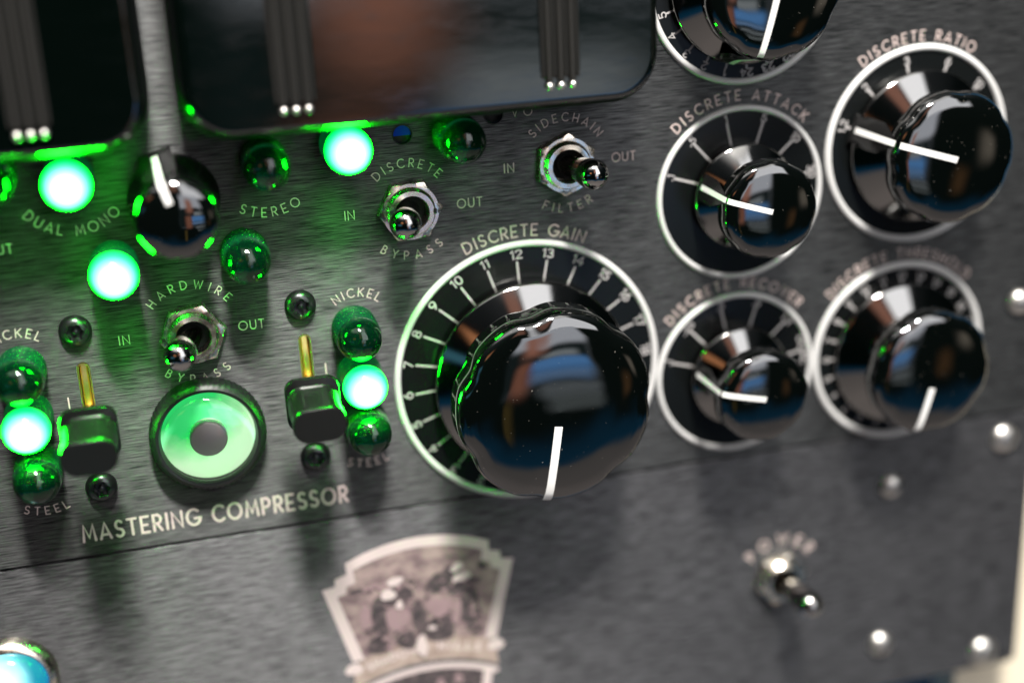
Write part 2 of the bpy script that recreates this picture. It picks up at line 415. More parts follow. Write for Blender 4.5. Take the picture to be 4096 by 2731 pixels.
def arc_text(mb, t, cx, cy, r, a0, a1, h, w, z=.03, under=False):
    # letters stand on a circle; under=True hangs the word below its centre with tops pointing inwards
    span = abs(math.radians(a1 - a0)) * (r if not under else r)
    nat = width(t, h, 0); gap = (span - nat) / max(1, len(t) - 1); s = 0
    for c in t:
        gw = G[c][0] * h; mid = (s + gw / 2) / r
        ang = math.radians(a0) - mid if not under else math.radians(a0) + mid
        def fn(a, b, ang=ang, gw=gw):
            if not under:
                rx, ry = math.cos(ang), math.sin(ang); tx, ty = ry, -rx
                return (cx + rx * (r + b) + tx * (a - gw / 2), cy + ry * (r + b) + ty * (a - gw / 2))
            rx, ry = math.cos(ang), math.sin(ang); tx, ty = -ry, rx
            return (cx + rx * (r - b) + tx * (a - gw / 2), cy + ry * (r - b) + ty * (a - gw / 2))
        glyph(mb, c, h, w, z, fn); s += gw + gap
def radial_text(mb, t, ang, r, h, w, z):
    xs = 1.35; gap = .3 * h; tot = sum(G[c][0] * h * xs for c in t) + gap * (len(t) - 1); x = -tot / 2
    rx, ry = math.cos(math.radians(ang)), math.sin(math.radians(ang)); tx, ty = ry, -rx
    for c in t:
        glyph(mb, c, h, w, z, lambda a, b, X=x: (rx * (r + b) + tx * (X + a * xs), ry * (r + b) + ty * (X + a * xs))); x += G[c][0] * h * xs + gap

# ---------------------------------------------------------------- setting behind the rack
b = MB(); b.slab([(-420, -420), (420, -420), (420, 420), (-420, 420)], -62, -60)
tag(b.build('cloth', M['bluecloth'], None, 0), kind='structure')
b = MB(); b.slab([(132.6, -80), (133.6, -60), (133.4, -20), (230, -20), (230, -230), (119, -230), (119.5, -104.5), (129, -104.2), (132.2, -101)], -20, -9)
tag(b.build('board', M['cream'], None, 0), 'cream board showing past the lower right corner of the dark panel', 'board')

# ---------------------------------------------------------------- the two front panels
def pill(x, y0, y1, r, k=12):
    return [(x + r * math.cos(a), y1 - r + r * math.sin(a)) for a in [PI * i / k for i in range(k + 1)]] + \
           [(x + r * math.cos(a), y0 + r + r * math.sin(a)) for a in [PI + PI * i / k for i in range(k + 1)]]
def cut(o, cutters):
    for c in cutters:
        md = o.modifiers.new('cut', 'BOOLEAN'); md.operation = 'DIFFERENCE'; md.object = c; md.solver = 'EXACT'
    bpy.context.view_layer.update()
    dg = bpy.context.evaluated_depsgraph_get()
    me = bpy.data.meshes.new_from_object(o.evaluated_get(dg))
    o.modifiers.clear(); o.data = me
    for c in cutters: bpy.data.objects.remove(c)
def panel_mesh(x0, x1, y0, y1, z0, ch):
    k = ch
    q = lambda d, z: [(x0 + d, y0 + d, z), (x1 - d, y0 + d, z), (x1 - d, y1 - d, z), (x0 + d, y1 - d, z)]
    return MB().loops([q(0, z0), q(0, -k), q(k, 0)], True, True)
SLOTX = (-49.35, -95.45)
upper = panel_mesh(-276, 131.3, -28.75, 205, -3, .35).build('front_panel', M['panel'], None, 0)
cs = []
for sx in SLOTX: cs.append(MB().slab(pill(sx, -4.8, 15.8, 1.35), -9, 5).build('cutter', M['edge']))
for hx, hy in ((-24.75, 56.6), (-5.0, 59.0)): cs.append(MB().slab(arc(hx, hy, 2.0, 0, 360 - 12, 29), -9, 5).build('cutter', M['edge']))
cut(upper, cs)
tag(upper, 'black brushed metal faceplate carrying the big knobs, green lamps and meters', 'panel')
lower = MB()
lo = rrect(131.5 + 276, 73.1, 1.6, 0, (131.5 - 276) / 2, -29.25 - 73.1 / 2, 4)
lower.loops([[(x, y, -3) for x, y, z in lo], [(x, y, -.06) for x, y, z in lo], rrect(131.5 + 276 - .12, 72.98, 1.5, 0, (131.5 - 276) / 2, -29.25 - 73.1 / 2, 4)], True, True)
lower = lower.build('front_panel', M['panel_low'], None, 0)
tag(lower, 'plain dark brushed metal panel below the seam, bearing a printed crest', 'panel')

def word(t, fn, parent, m='engrave'):
    mb = MB(); fn(mb, t); o = mb.build('lettering', M[m], parent, 0)
    o['label'] = 'engraved word ' + t
    return o
HW = (-72.35, 19.2); DC = (-24.7, 40.7); SD = (10.2, 47.2); PW = (62.2, -63.9)
LW = .22
A_ = lambda c, r, a0, a1, h, w=LW, under=False: (lambda mb, t: arc_text(mb, t, c[0], c[1], r, a0, a1, h, w, .03, under))
L_ = lambda x0, x1, y, h, w=LW, sl=0, xs=1.0: (lambda mb, t: line_text(mb, t, x0, x1, y, h, w, .03, sl, xs))
word('HARDWIRE', A_(HW, 9.7, 140, 38, 1.75), upper)
word('BYPASS', A_(HW, 11.2, -128, -52, 1.75, LW, True), upper)
word('IN', L_(-87.5, -85.4, 18.5, 1.9), upper)
word('OUT', L_(-62.8, -57.5, 18.4, 1.9), upper)
word('DISCRETE', A_(DC, 9.0, 133, 42, 1.8), upper)
word('BYPASS', A_(DC, 11.1, -127, -51, 1.75, LW, True), upper)
word('IN', L_(-38.3, -36.3, 39.7, 1.9), upper)
word('OUT', L_(-14.0, -8.6, 39.6, 1.9), upper)
word('SIDECHAIN', A_(SD, 8.9, 138, 33, 1.75), upper)
word('FILTER', A_(SD, 11.1, -119, -57, 1.8, LW, True), upper)
word('IN', L_(-3.3, -1.2, 46.2, 1.9), upper)
word('OUT', L_(21.0, 26.3, 46.1, 1.9), upper)
word('OUT', L_(-110.6, -105.2, 40.6, 1.9), upper)
word('DUAL MONO', A_((-92.4, 55.3), 12.5, -142, -44, 2.0, LW, True), upper)
word('STEREO', A_((-53.9, 54.7), 12.4, -119, -57, 1.9, LW, True), upper)
word('NICKEL', A_((-37.6, 15.2), 7.5, 125, 51, 1.85), upper)
word('NICKEL', A_((-107.6, 15.4), 7.5, 129, 55, 1.85), upper)
word('STEEL', A_((-38.2, -5.6), 11.6, -113, -65, 1.8, LW, True), upper)
word('STEEL', A_((-107.4, -5.6), 11.6, -114, -66, 1.8, LW, True), upper)
word('MASTERING COMPRESSOR', L_(-101.0, -43.5, -25.0, 3.75, .55, 0, .80), upper, 'engrave_heavy')
word('DISCRETE GAIN', A_((0, 0), 31.8, 113.6, 64.6, 2.5, .36), upper)
word('DISCRETE ATTACK', A_((50.997, 35.82), 21.1, 134.8, 44.8, 2.15, .3), upper)
word('DISCRETE RECOVER', A_((50.028, -7.226), 20.9, 139, 42.5, 2.2, .3), upper)
word('DISCRETE RATIO', A_((94.506, 42.581), 23.7, 126.5, 56.8, 2.2, .3), upper)
word('DISCRETE THRESHOLD', A_((92.096, -7.635), 23.3, 139, 43, 2.3, .3), upper)
word('VO', L_(-1.0, 3.4, 58.1, 1.9), upper)
for x in (-99.4, -45.4): MB().strip([(x, 6.0), (x, 8.4)], .3, .03).build('index_mark', M['engrave'], upper, 0)
word('POWER', A_(PW, 9.0, 143, 36, 2.6, .5), lower)

# crest printed on the lower panel: border, picture field, figures, banner
R0 = lambda pts: pts
em = bpy.data.objects.new('crest', None); COL.objects.link(em); em.parent = lower
em['label'] = 'pale keystone crest with stepped shoulders and a dark picture of two figures'
CXE = -28.6
top = arc(CXE, -75.5, 38.8, 115.8, 64.2, 16)
outer = top + [(-11.75, -43.1), (-9.05, -43.8), (-9.1, -45.7), (-5.95, -46.2), (-11.2, -66.9)] + [(-14.0, -66.4)] + arc(CXE, -105, 41.5, 69.5, 110.5, 10) + [(-43.2, -66.4), (-45.9, -66.6), (-51.3, -46.5), (-48.3, -46.1), (-48.2, -44.2), (-45.4, -43.4)]
inner = arc(CXE, -77, 37.6, 114.0, 66.0, 16) + [(-13.7, -45.3), (-11.4, -46.2), (-11.3, -47.6), (-9.2, -48.6), (-13.9, -66.2)] + arc(CXE, -105, 41.4, 69.6, 110.4, 10) + [(-43.2, -66.2), (-48.0, -48.9), (-45.9, -48.3), (-45.8, -46.6), (-43.6, -45.9)]
MB().poly(outer, .030).build('border', M['em_border'], em, 0)
MB().poly(inner, .042).build('picture', M['em_field'], em, 0)
def blob(cx, cy, rx, ry, a=0, j=.12, k=22, seed=0):
    rnd = random.Random(seed); ph = [rnd.uniform(0, 6.28) for _ in range(3)]
    out = []
    for i in range(k):
        t = 2 * PI * i / k; q = 1 + j * (math.sin(2 * t + ph[0]) + math.sin(3 * t + ph[1]) * .7 + math.sin(5 * t + ph[2]) * .4)
        x, y = rx * q * math.cos(t), ry * q * math.sin(t)
        out.append((cx + x * math.cos(a) - y * math.sin(a), cy + x * math.sin(a) + y * math.cos(a)))
    return out
mb = MB(); z = .054
for q in [(-21.0, -47.6, 2.6, 2.3, .2), (-18.6, -50.8, 3.6, 2.8, .4), (-24.2, -49.8, 2.4, 2.9, 0), (-17.0, -58.5, 2.8, 5.6, .15), (-24.8, -61.6, 4.6, 3.2, -.15),
          (-34.0, -51.2, 3.3, 3.2, .2), (-38.6, -55.8, 2.9, 5.2, -.2), (-39.2, -63.4, 3.2, 2.2, .1), (-32.8, -63.2, 2.6, 2.3, .1), (-13.6, -46.9, 1.5, .8, -.3), (-43.4, -48.2, 1.8, .7, .1), (-29.4, -57.2, 1.6, 4.4, .1)]:
    z += .006; mb.poly(blob(*q, seed=int(abs(q[0]) * 10)), z)
rnd = random.Random(4)
for i in range(46):
    z += .003; mb.poly(blob(rnd.uniform(-42, -14), rnd.uniform(-64.5, -46.5), rnd.uniform(.25, .9), rnd.uniform(.25, .8), rnd.uniform(-1, 1), .2, 12, i), z)
mb.build('figures', M['em_dark'], em, 0)
mb = MB()
for q in [(-34.6, -56.8, 2.6, 3.6, .2), (-24.5, -55.6, 3.4, 2.2, -.2), (-20.4, -58.0, 1.1, 3.0, -.2), (-42.0, -55.0, 1.3, 3.4, 0), (-36.6, -48.0, 2.2, 1.2, .1)]:
    z += .006; mb.poly(blob(*q, seed=int(abs(q[0]) * 13)), z)
for i in range(60):
    z += .003; mb.poly(blob(rnd.uniform(-42, -14), rnd.uniform(-64.5, -47), rnd.uniform(.25, .9), rnd.uniform(.2, .7), rnd.uniform(-1, 1), .2, 12, i + 99), z)
mb.build('dress', M['em_mid'], em, 0)
mb = MB()
for q in [(-19.7, -45.9, 1.7, 1.0, .3), (-18.7, -48.6, 2.2, 1.2, .35), (-36.3, -50.2, 2.0, 1.3, .1), (-34.5, -47.0, 2.2, 1.0, .2), (-33.9, -53.3, 1.0, 1.0, 0), (-29.3, -65.2, 1.3, 3.0, -.08), (-26.6, -60.8, .9, .7, 0)]:
    z += .006; mb.poly(blob(*q, seed=int(abs(q[0]) * 17)), z)
mb.build('faces', M['em_border'], em, 0)
ban = arc(CXE, -105, 41.3, 65.5, 114.5, 16) + list(reversed(arc(CXE, -108.5, 38.6, 63, 117, 16)))
MB().poly(ban, .048).build('banner', M['em_banner'], em, 0)
for sx in (-1, 1): MB().poly(blob(CXE + sx * 17.2, -68.6, 1.9, 1.7, 0, .1, seed=3), .07).build('scroll_end', M['em_border'], em, 0)
mb = MB(); arc_text(mb, 'SHADOW', CXE, -105, 37.9, 111, 93, 1.9, .5, .08); arc_text(mb, 'HILLS', CXE, -105, 37.9, 85, 70, 1.9, .5, .08)
mb.build('lettering', M['em_border'], em, 0)
mb = MB(); mb.strip(arc(CXE, -110, 38.3, 64, 116, 20), 1.5, .066); mb.strip([(-13.6, -75.0), (-16.4, -92)], 2.2, .060); mb.strip([(-43.6, -75.0), (-40.8, -92)], 2.2, .062)
mb.build('border', M['em_border'], em, 0)
MB().poly(arc(CXE, -110, 37.9, 67, 113, 14) + [(-41, -93), (-16.2, -93)], .036).build('picture', M['em_dark'], em, 0)
mb = MB(); mb.poly(blob(-25.4, -76.6, 1.0, 1.3, 0, seed=5), .046); mb.poly(blob(-21.0, -76.2, 1.0, 1.4, 0, seed=9), .05)
mb.build('faces', M['em_mid'], em, 0)

# ---------------------------------------------------------------- dials (fixed scales) and knobs
def make_dial(x, y, r, rw, label, ticks, texts, t0, t1, tr, th, tw, mw, group):
    d = thing('dial', label, 'dial', x, y, 0, 0, group)
    MB().lathe([(r - rw * .3, 0.0), (r - rw * .3, .22), (r - rw * .6, .25)], 96).build('dial_plate', M['dial'], d)
    prof = [(r + rw * .62, 0), (r + rw * .55, .45), (r + rw * .3, .75), (r, .85), (r - rw * .3, .75), (r - rw * .5, .30)]
    MB().lathe(prof, 128, cap1=False).build('ring', M['ringw'], d, 60)
    mb = MB()
    for q, a in enumerate(ticks):
        ca, sa = math.cos(math.radians(a)), math.sin(math.radians(a))
        mb.strip([(t0 * ca, t0 * sa), (t1 * ca, t1 * sa)], mw, .29)
    mb.build('scale_marks', M['mark'], d, 0)
    mb = MB()
    for a, t in texts: radial_text(mb, t, a, tr, th, tw, .30)
    mb.build('numerals', M['mark'], d, 0)
    return d
A24 = lambda a13: [a13 + 15 * (13 - k) for k in range(1, 25)]
GD = 'dials ringed in white on the faceplate'
C_ = dict(gain=(0, 0), attack=(50.997, 35.82), recover=(50.028, -7.226), ratio=(94.506, 42.581), threshold=(92.096, -7.635), top=(51.609, 82.356))
a = A24(78.4)
make_dial(*C_['gain'], 30, 1.35, 'largest black dial, white ring and numbers 4 to 18 around it', a, [(q, str(i + 1)) for i, q in enumerate(a)], 20.5, 26.1, 26.95, 1.9, .36, .46, GD)
a6 = [162 - 30.2 * k for k in range(6)]
make_dial(*C_['attack'], 19.24, 1.15, 'small white ringed dial under the word ATTACK', a6, list(zip(a6, ['.1', '.5', '1', '5', '10', '30'])), 8.5, 16.4, 16.75, 1.6, .3, .52, GD)
a6 = [164 - 30.5 * k for k in range(6)]
make_dial(*C_['recover'], 18.96, 1.15, 'small white ringed dial under the word RECOVER', a6, list(zip(a6, ['.1', '.25', '.5', '.8', '1.2', 'DUAL'])), 8.5, 16.3, 16.6, 1.6, .3, .52, GD)
a7 = [162, 133, 100.2, 69.4, 40, 10]
make_dial(*C_['ratio'], 22.11, 1.45, 'white ringed dial under the word RATIO in the upper right corner', a7, list(zip(a7, ['1.2', '2', '3', '6', '10', '20'])), 15.5, 18.8, 18.95, 1.6, .34, .6, GD)
a = A24(74.5)
make_dial(*C_['threshold'], 21.57, 1.45, 'white ringed dial under the word THRESHOLD with closely spaced marks', a, [(q, str(i + 1)) for i, q in enumerate(a)], 15.5, 18.0, 18.3, 1.5, .3, .6, GD)
a = A24(77)
make_dial(*C_['top'], 21.31, 1.3, 'white ringed dial cut by the top edge, numbers 2 3 4 24 visible', a, [(q, str(i + 1)) for i, q in enumerate(a)], 15.5, 18.5, 18.75, 1.6, .3, .42, GD)

KP = {   # skirt profile, cap profile (radius, height)
 'big': ([(22.0, .3), (22.4, .9), (22.4, 4.2), (22.25, 4.6), (21.9, 4.85), (13.2, 9.9), (12.8, 14.6)],
         [(12.6, 13.6), (20.2, 13.7), (21.1, 14.4), (21.45, 15.6), (21.45, 21.3), (21.25, 22.4), (20.6, 23.3), (19.6, 23.8), (17.2, 24.35), (12, 24.9), (7, 25.1), (3, 25.2), (.01, 25.22)]),
 'mid': ([(17.1, .3), (17.4, .8), (17.4, 2.0), (17.25, 2.35), (16.9, 2.55), (9.6, 6.8), (9.2, 11.6)],
         [(9.0, 10.8), (14.0, 10.9), (14.6, 11.4), (14.9, 12.2), (14.9, 14.8), (14.7, 15.7), (14.2, 16.35), (13.4, 16.75), (11.4, 17.15), (8, 17.5), (4, 17.7), (.01, 17.76)]),
 'small': ([(11.7, .3), (11.95, .8), (11.95, 2.9), (11.85, 3.25), (11.6, 3.45), (6.6, 6.6), (6.3, 12.2)],
         [(6.1, 11.6), (10.1, 11.7), (10.6, 12.1), (10.8, 12.8), (10.8, 15.6), (10.65, 16.4), (10.25, 16.95), (9.6, 17.3), (8.0, 17.65), (5, 17.95), (2.5, 18.08), (.01, 18.12)]),
 'tall': ([(8.9, .3), (9.2, .8), (9.2, 2.6), (8.8, 3.4), (7.6, 7.0), (6.8, 11.0), (6.4, 15.0)],
         [(6.2, 14.4), (7.5, 14.5), (7.9, 14.9), (8.1, 15.6), (8.1, 18.6), (7.9, 19.5), (7.5, 20.1), (6.6, 20.6), (4.5, 21.0), (2, 21.2), (.01, 21.25)]),
}
def interp(prof, r):     # height of the top surface at radius r (profile goes inwards)
    for (r0, z0), (r1, z1) in zip(prof, prof[1:]):
        if r1 <= r <= r0 and r0 != r1: return z0 + (z1 - z0) * (r0 - r) / (r0 - r1)
    return prof[-1][1]
def make_knob(kind, x, y, ang, label, lw, line_r, fin, notch0, group, n_notch=7, depth=.055):
    k = thing('knob', label, 'knob', x, y, .25, math.radians(ang), group)
    sk, cp = KP[kind]
    MB().lathe(sk, 128).build('skirt', M['skirt'], k, 50)
    R = max(r for r, z in cp)
    ztop = [z for r, z in cp if r == R][-1]
    def mod(q, r, z, t):
        if r < R * .80 or q == 0: return r
        f = 0.0
        for j in range(n_notch):
            d = (t - math.radians(notch0 - ang) - 2 * PI * j / n_notch + PI) % (2 * PI) - PI
            f = max(f, math.exp(-(d / .15) ** 2))
        wgt = 1.0 if r > R * .965 else max(0, (r - R * .80) / (R * .165)) * .9
        return r - depth * R * f * wgt
    MB().lathe(cp, 252, mod=mod).build('cap', M['chrome'], k, 60)
    # white pointer line lying along the +x axis of the knob, following the domed cap
    ring = [p for p in cp if p[1] >= ztop]
    def bar(path, w, th):
        l0 = [(r, -w / 2, z - .25) for r, z in path]; l1 = [(r, -w / 2, z + th) for r, z in path]
        l2 = [(r, w / 2, z + th) for r, z in path]; l3 = [(r, w / 2, z - .25) for r, z in path]
        return MB().loops([list(q) for q in zip(l0, l1, l2, l3)], True, True)
    path = [(line_r[0] + (line_r[1] - line_r[0]) * i / 16, 0) for i in range(17)]
    path = [(r, interp(ring, min(r, ring[0][0]))) for r, _ in path]
    bar(path, lw, .16).build('pointer_line', M['white'], k, 50)
    if fin:
        r0, z0, r1, z1, sag = fin        # from skirt rim up to cap edge
        pts = []
        for i in range(13):
            t = i / 12; r = r0 + (r1 - r0) * t; zz = z0 + (z1 - z0) * t - sag * math.sin(PI * t)
            pts.append((r, zz))
        wd0, wd1 = lw * .62, lw * 2.6
        # wedge: white top edge on black flanks that widen towards the skirt
        l0 = [(r, -wd1, max(.6, zz - 6.5)) for r, zz in pts]; l1 = [(r, -wd0, zz) for r, zz in pts]; l2 = [(r, wd0, zz) for r, zz in pts]; l3 = [(r, wd1, max(.6, zz - 6.5)) for r, zz in pts]
        MB().loops([list(q) for q in zip(l0, l1, l2, l3)], True, True).build('pointer_fin', M['fin'], k, 40)
        l0 = [(r, -lw / 2, zz - .2) for r, zz in pts]; l1 = [(r, -lw / 2, zz + .14) for r, zz in pts]; l2 = [(r, lw / 2, zz + .14) for r, zz in pts]; l3 = [(r, lw / 2, zz - .2) for r, zz in pts]
        MB().loops([list(q) for q in zip(l0, l1, l2, l3)], True, True).build('pointer_line', M['white'], k, 40)
    return k
GK = 'fluted black chrome knobs with white pointer lines'
make_knob('big', *C_['gain'], -98.5, 'largest fluted black chrome knob, white line pointing down', 1.75, (3.2, 21.2), None, 101, GK, 7, .042)
make_knob('small', *C_['attack'], 162, 'small chrome knob on the dial under the word ATTACK', 1.15, (.3, 10.9), (11.6, 4.2, 10.8, 16.1, 1.0), 20, GK, 9, .02)
make_knob('small', *C_['recover'], 167, 'small chrome knob on the dial under the word RECOVER', 1.15, (.3, 10.9), (11.6, 4.2, 10.8, 16.1, 1.4), 25, GK, 9, .02)
make_knob('mid', *C_['ratio'], 162, 'chrome knob in the upper right corner, long straight white line across it', 1.35, (.2, 14.9), (18.0, 2.8, 14.8, 15.2, -.6), 84, GK, 7, .032)
make_knob('mid', *C_['threshold'], -104, 'chrome knob on the dial under the word THRESHOLD, line pointing down', 1.45, (3.2, 15.0), None, 118, GK, 7, .032)
make_knob('mid', *C_['top'], -104, 'dark chrome knob cut by the top edge, hooked white pointer below it', 1.3, (.2, 14.9), (17.4, 2.8, 14.8, 15.2, 2.0), -78, GK, 7, .032)
make_knob('tall', -72.6, 48.6, 106, 'round black knob between two glowing lamps, bent white pointer on top', 1.3, (3.6, 8.1), (10.2, 6.0, 8.0, 19.5, 1.0), 60, GK, 7, .02)

# ---------------------------------------------------------------- jewel lamps
def make_jewel(x, y, label, lit, group):
    j = thing('indicator_lamp', label, 'lamp', x, y, 0, 0, group)
    mb = MB(); seg = 44; rows = 8; ls = []
    for q in range(rows + 1):
        z = .2 + 8.6 * q / rows; l = []
        for i in range(seg):
            aa = 2 * PI * (i + .5 * (q % 2)) / seg
            r = 4.75 + (.16 if q % 2 else -.10) * (1 if 0 < q < rows else 0)
            l.append((r * math.cos(aa), r * math.sin(aa), z))
        ls.append(l)
    ls.append([(4.25 * math.cos(2 * PI * i / seg), 4.25 * math.sin(2 * PI * i / seg), 9.0) for i in range(seg)])
    mb.loops(ls, True, True)
    mb.build('collar', M['lit_collar'] if lit else M['green_collar'], j, 5)
    prof = [(4.72, 9.06)] + [(4.72 * math.cos(t), 9.5 + 4.4 * math.sin(t)) for t in [PI / 2 * i / 18 for i in range(18)]] + [(.01, 13.9)]
    MB().lathe(prof, 56, cap0=True).build('lens', M['lit'] if lit else M['green_glass'], j, 60)
    return j
GL = 'green jewel lamps'
for x, y, l, q in [(-92.3, 55.2, 'lit green lamp glowing white above the words DUAL MONO', 1), (-86.1, 36.3, 'lit green lamp glowing white between DUAL MONO and HARDWIRE', 1),
                   (-37.5, 56.4, 'lit green lamp glowing white just under the right meter, left of the blue trimmer', 1), (-38.4, 5.5, 'lit green lamp glowing white between two dark lamps beside the big dial', 1),
                   (-107.5, 6.2, 'lit green lamp glowing white at the left edge, middle of its column', 1),
                   (-59.9, 35.9, 'dark unlit green lamp below the word STEREO', 0), (-54.0, 54.6, 'dark unlit green lamp directly above the word STEREO', 0),
                   (-13.8, 55.9, 'dark unlit green lamp just under the right meter, left of SIDECHAIN', 0), (-38.6, 16.2, 'unlit green lamp under the right hand word NICKEL', 0),
                   (-38.2, -5.6, 'unlit green lamp above the right hand word STEEL', 0), (-107.3, 16.4, 'unlit green lamp under the left hand word NICKEL', 0),
                   (-107.3, -5.4, 'unlit green lamp above the left hand word STEEL', 0), (-106.6, 56.9, 'dark unlit lamp cut by the left edge beside the top lit lamp', 0)]:
    make_jewel(x, y, l, q, GL)

# big green ring lamp
bl = thing('ring_lamp', 'large round lamp, black knurled bezel around a glowing green ring', 'lamp', -72.0, -3.2)
def kn(q, r, z, t): return r * (1 + (.008 * math.sin(t * 60) if r > 12.15 else 0))
MB().lathe([(12.2, 0), (12.3, .4), (12.3, 3.2), (11.8, 4.2), (11.0, 4.7), (10.4, 4.6), (9.95, 3.4), (9.9, 2.6)], 240, mod=kn, cap1=False).build('bezel', M['bezel'], bl, 40)
MB().lathe([(9.94, 2.4), (9.9, 2.75), (4.2, 2.75)], 80).build('glow_ring', M['ring_lit'], bl)
MB().lathe([(3.95, 2.7), (3.95, 4.9), (3.75, 5.2), (3.5, 5.3), (0.01, 5.35)], 48).build('centre_cap', M['grey_cap'], bl, 40)
MB().lathe([(9.6, 4.9)] + [(9.6 * math.cos(t), 4.95 + 2.2 * math.sin(t)) for t in [PI / 2 * i / 14 for i in range(14)]] + [(.01, 7.15)], 72, cap0=True).build('lens', M['clear'], bl, 60)

# blue lamp on the lower panel
bb = thing('indicator_lamp', 'bright blue domed lamp in a nickel bezel, lower left corner', 'lamp', -120.6, -55.0)
MB().lathe([(9.9, 0), (9.9, 1.2), (9.3, 2.4), (8.2, 3.2), (7.8, 3.2), (7.7, 2.0)], 72, cap1=False).build('bezel', M['nickel'], bb, 40)
MB().lathe([(7.65, 1.8), (7.65, 3.0)] + [(7.65 * math.cos(t), 3.2 + 4.4 * math.sin(t)) for t in [PI / 2 * i / 16 for i in range(1, 16)]] + [(.01, 7.6)], 60).build('lens', M['blue_lit'], bb, 60)

# ---------------------------------------------------------------- toggle switches
def make_toggle(x, y, rot, tip, label):
    t = thing('toggle_switch', label, 'switch', x, y, 0, 0, 'bat lever toggle switches')
    hx = lambda r, z: [(r * math.cos(a), r * math.sin(a), z) for a in [math.radians(rot) + 2 * PI * i / 48 for i in range(48)]]
    def hexl(R, z):
        out = []
        for i in range(48):
            a = 2 * PI * i / 48; m_ = a % (PI / 3) - PI / 6
            r = R * math.cos(PI / 6) / math.cos(m_); out.append((r * math.cos(a + math.radians(rot)), r * math.sin(a + math.radians(rot)), z))
        return out
    MB().loops([hexl(7.05, 0), hexl(7.05, 1.7), hexl(6.85, 2.0), hx(6.05, 2.15), hx(5.3, 2.15), hx(5.2, 1.2)], True, False).build('nut', M['nickel'], t, 25)
    pr = [(5.15, .6)]
    for q in range(4): pr += [(5.15, 1.2 + q * .55), (4.92, 1.45 + q * .55)]
    pr += [(5.0, 3.4), (4.75, 3.7), (3.75, 3.7), (3.55, 3.4), (3.5, -.6)]
    MB().lathe(pr, 64, cap1=False).build('bushing', M['nickel'], t, 30)
    MB().lathe([(3.45, .4), (2.2, .1), (.01, 0)], 40).build('cavity', M['cavity'], t)
    MB().slab([(4.55, -.55), (5.25, -.55), (5.25, .55), (4.55, .55)], 3.2, 3.76).build('keyway', M['cavity'], t, 0)
    d = Vector((tip[0], tip[1], 12.5)).normalized(); pts = []; rad = []
    L = 13.4
    for s_, r in [(.3, 2.25), (3, 2.3), (5.5, 2.45), (7.5, 2.72), (9.5, 3.04), (11, 3.22)]:
        pts.append(tuple(d * s_ + Vector((0, 0, .4)))); rad.append(r)
    for i in range(10):
        th = PI / 2 * i / 9.0; pts.append(tuple(d * (12.4 + 3.1 * math.sin(th) * .95) + Vector((0, 0, .4)))); rad.append(max(.02, 3.26 * math.cos(th)))
    MB().tube(pts, rad, 32).build('lever', M['lever'], t, 60)
    return t
make_toggle(-72.4, 19.1, 8, (-3.5, -.5), 'toggle switch between the words HARDWIRE and BYPASS, lever tilted left')
make_toggle(-24.5, 40.5, 2, (-3.2, .2), 'toggle switch under the word DISCRETE beside OUT, lever leaning down left')
make_toggle(10.2, 46.9, 25, (2.8, -.1), 'toggle switch between the words SIDECHAIN and FILTER, lever tilted right')
make_toggle(62.2, -63.9, 12, (2.4, -1.8), 'blurred toggle switch on the lower panel under the word POWER')

# ---------------------------------------------------------------- screws
def make_screw(x, y, label, a, group):
    s_ = thing('screw', label, 'screw', x, y, 0, a, group)
    def star(q, r, z, t): return r * (1 + .13 * math.cos(6 * t)) if .3 < r < 1.75 else r
    MB().lathe([(3.35, 0), (3.35, .45), (3.1, 1.1), (2.6, 1.65), (2.0, 1.95), (1.72, 1.98), (1.5, 1.7), (1.42, .75), (.9, .7), (.25, .8), (.01, .8)], 72, mod=star).build('head', M['screw'], s_, 30)
    MB().lathe([(.6, .6), (.55, 1.3), (.01, 1.45)], 20).build('security_pin', M['screw'], s_, 40)
    return s_
for i, (x, y, l) in enumerate([(-95.8, 22.9, 'black star socket screw left of the hardwire toggle, above the slot'), (-49.5, 22.4, 'black star socket screw left of the right hand word NICKEL'),
                               (-49.6, -12.8, 'black star socket screw below the right lever cap, beside STEEL'), (-95.6, -12.6, 'black star socket screw below the left lever cap')]):
    make_screw(x, y, l, i * .4, 'black star socket screws')
def make_bolt(x, y, label, r, group, a=.5):
    s_ = thing('screw', label, 'screw', x, y, 0, a, group)
    MB().lathe([(r, 0), (r, .3), (r * .93, .95), (r * .75, 1.6), (r * .45, 2.0), (.01, 2.15)], 48).build('head', M['bright_screw'], s_, 50)
    MB().slab([(-r * .6, -.3), (r * .6, -.3), (r * .6, .3), (-r * .6, .3)], 1.1, 2.18).build('drive_slot', M['cavity'], s_, 0)
    return s_
GB = 'bright round head screws at the right of the panels'
make_bolt(92, -43.7, 'blurred bright screw right of centre below the threshold dial', 3.2, GB)
make_bolt(91, -89, 'blurred bright screw near the bottom, below and right of the power switch', 3.3, GB, .9)
make_bolt(123, -35.6, 'bright rack screw at the right edge, just below the seam', 3.7, GB, .2)
make_bolt(121.4, -97.6, 'bright rack screw nearest the cream board in the lower right corner', 3.9, GB, 1.2)
make_bolt(124.6, .6, 'bright rack screw cut by the right edge beside the threshold dial', 3.2, GB, 0)

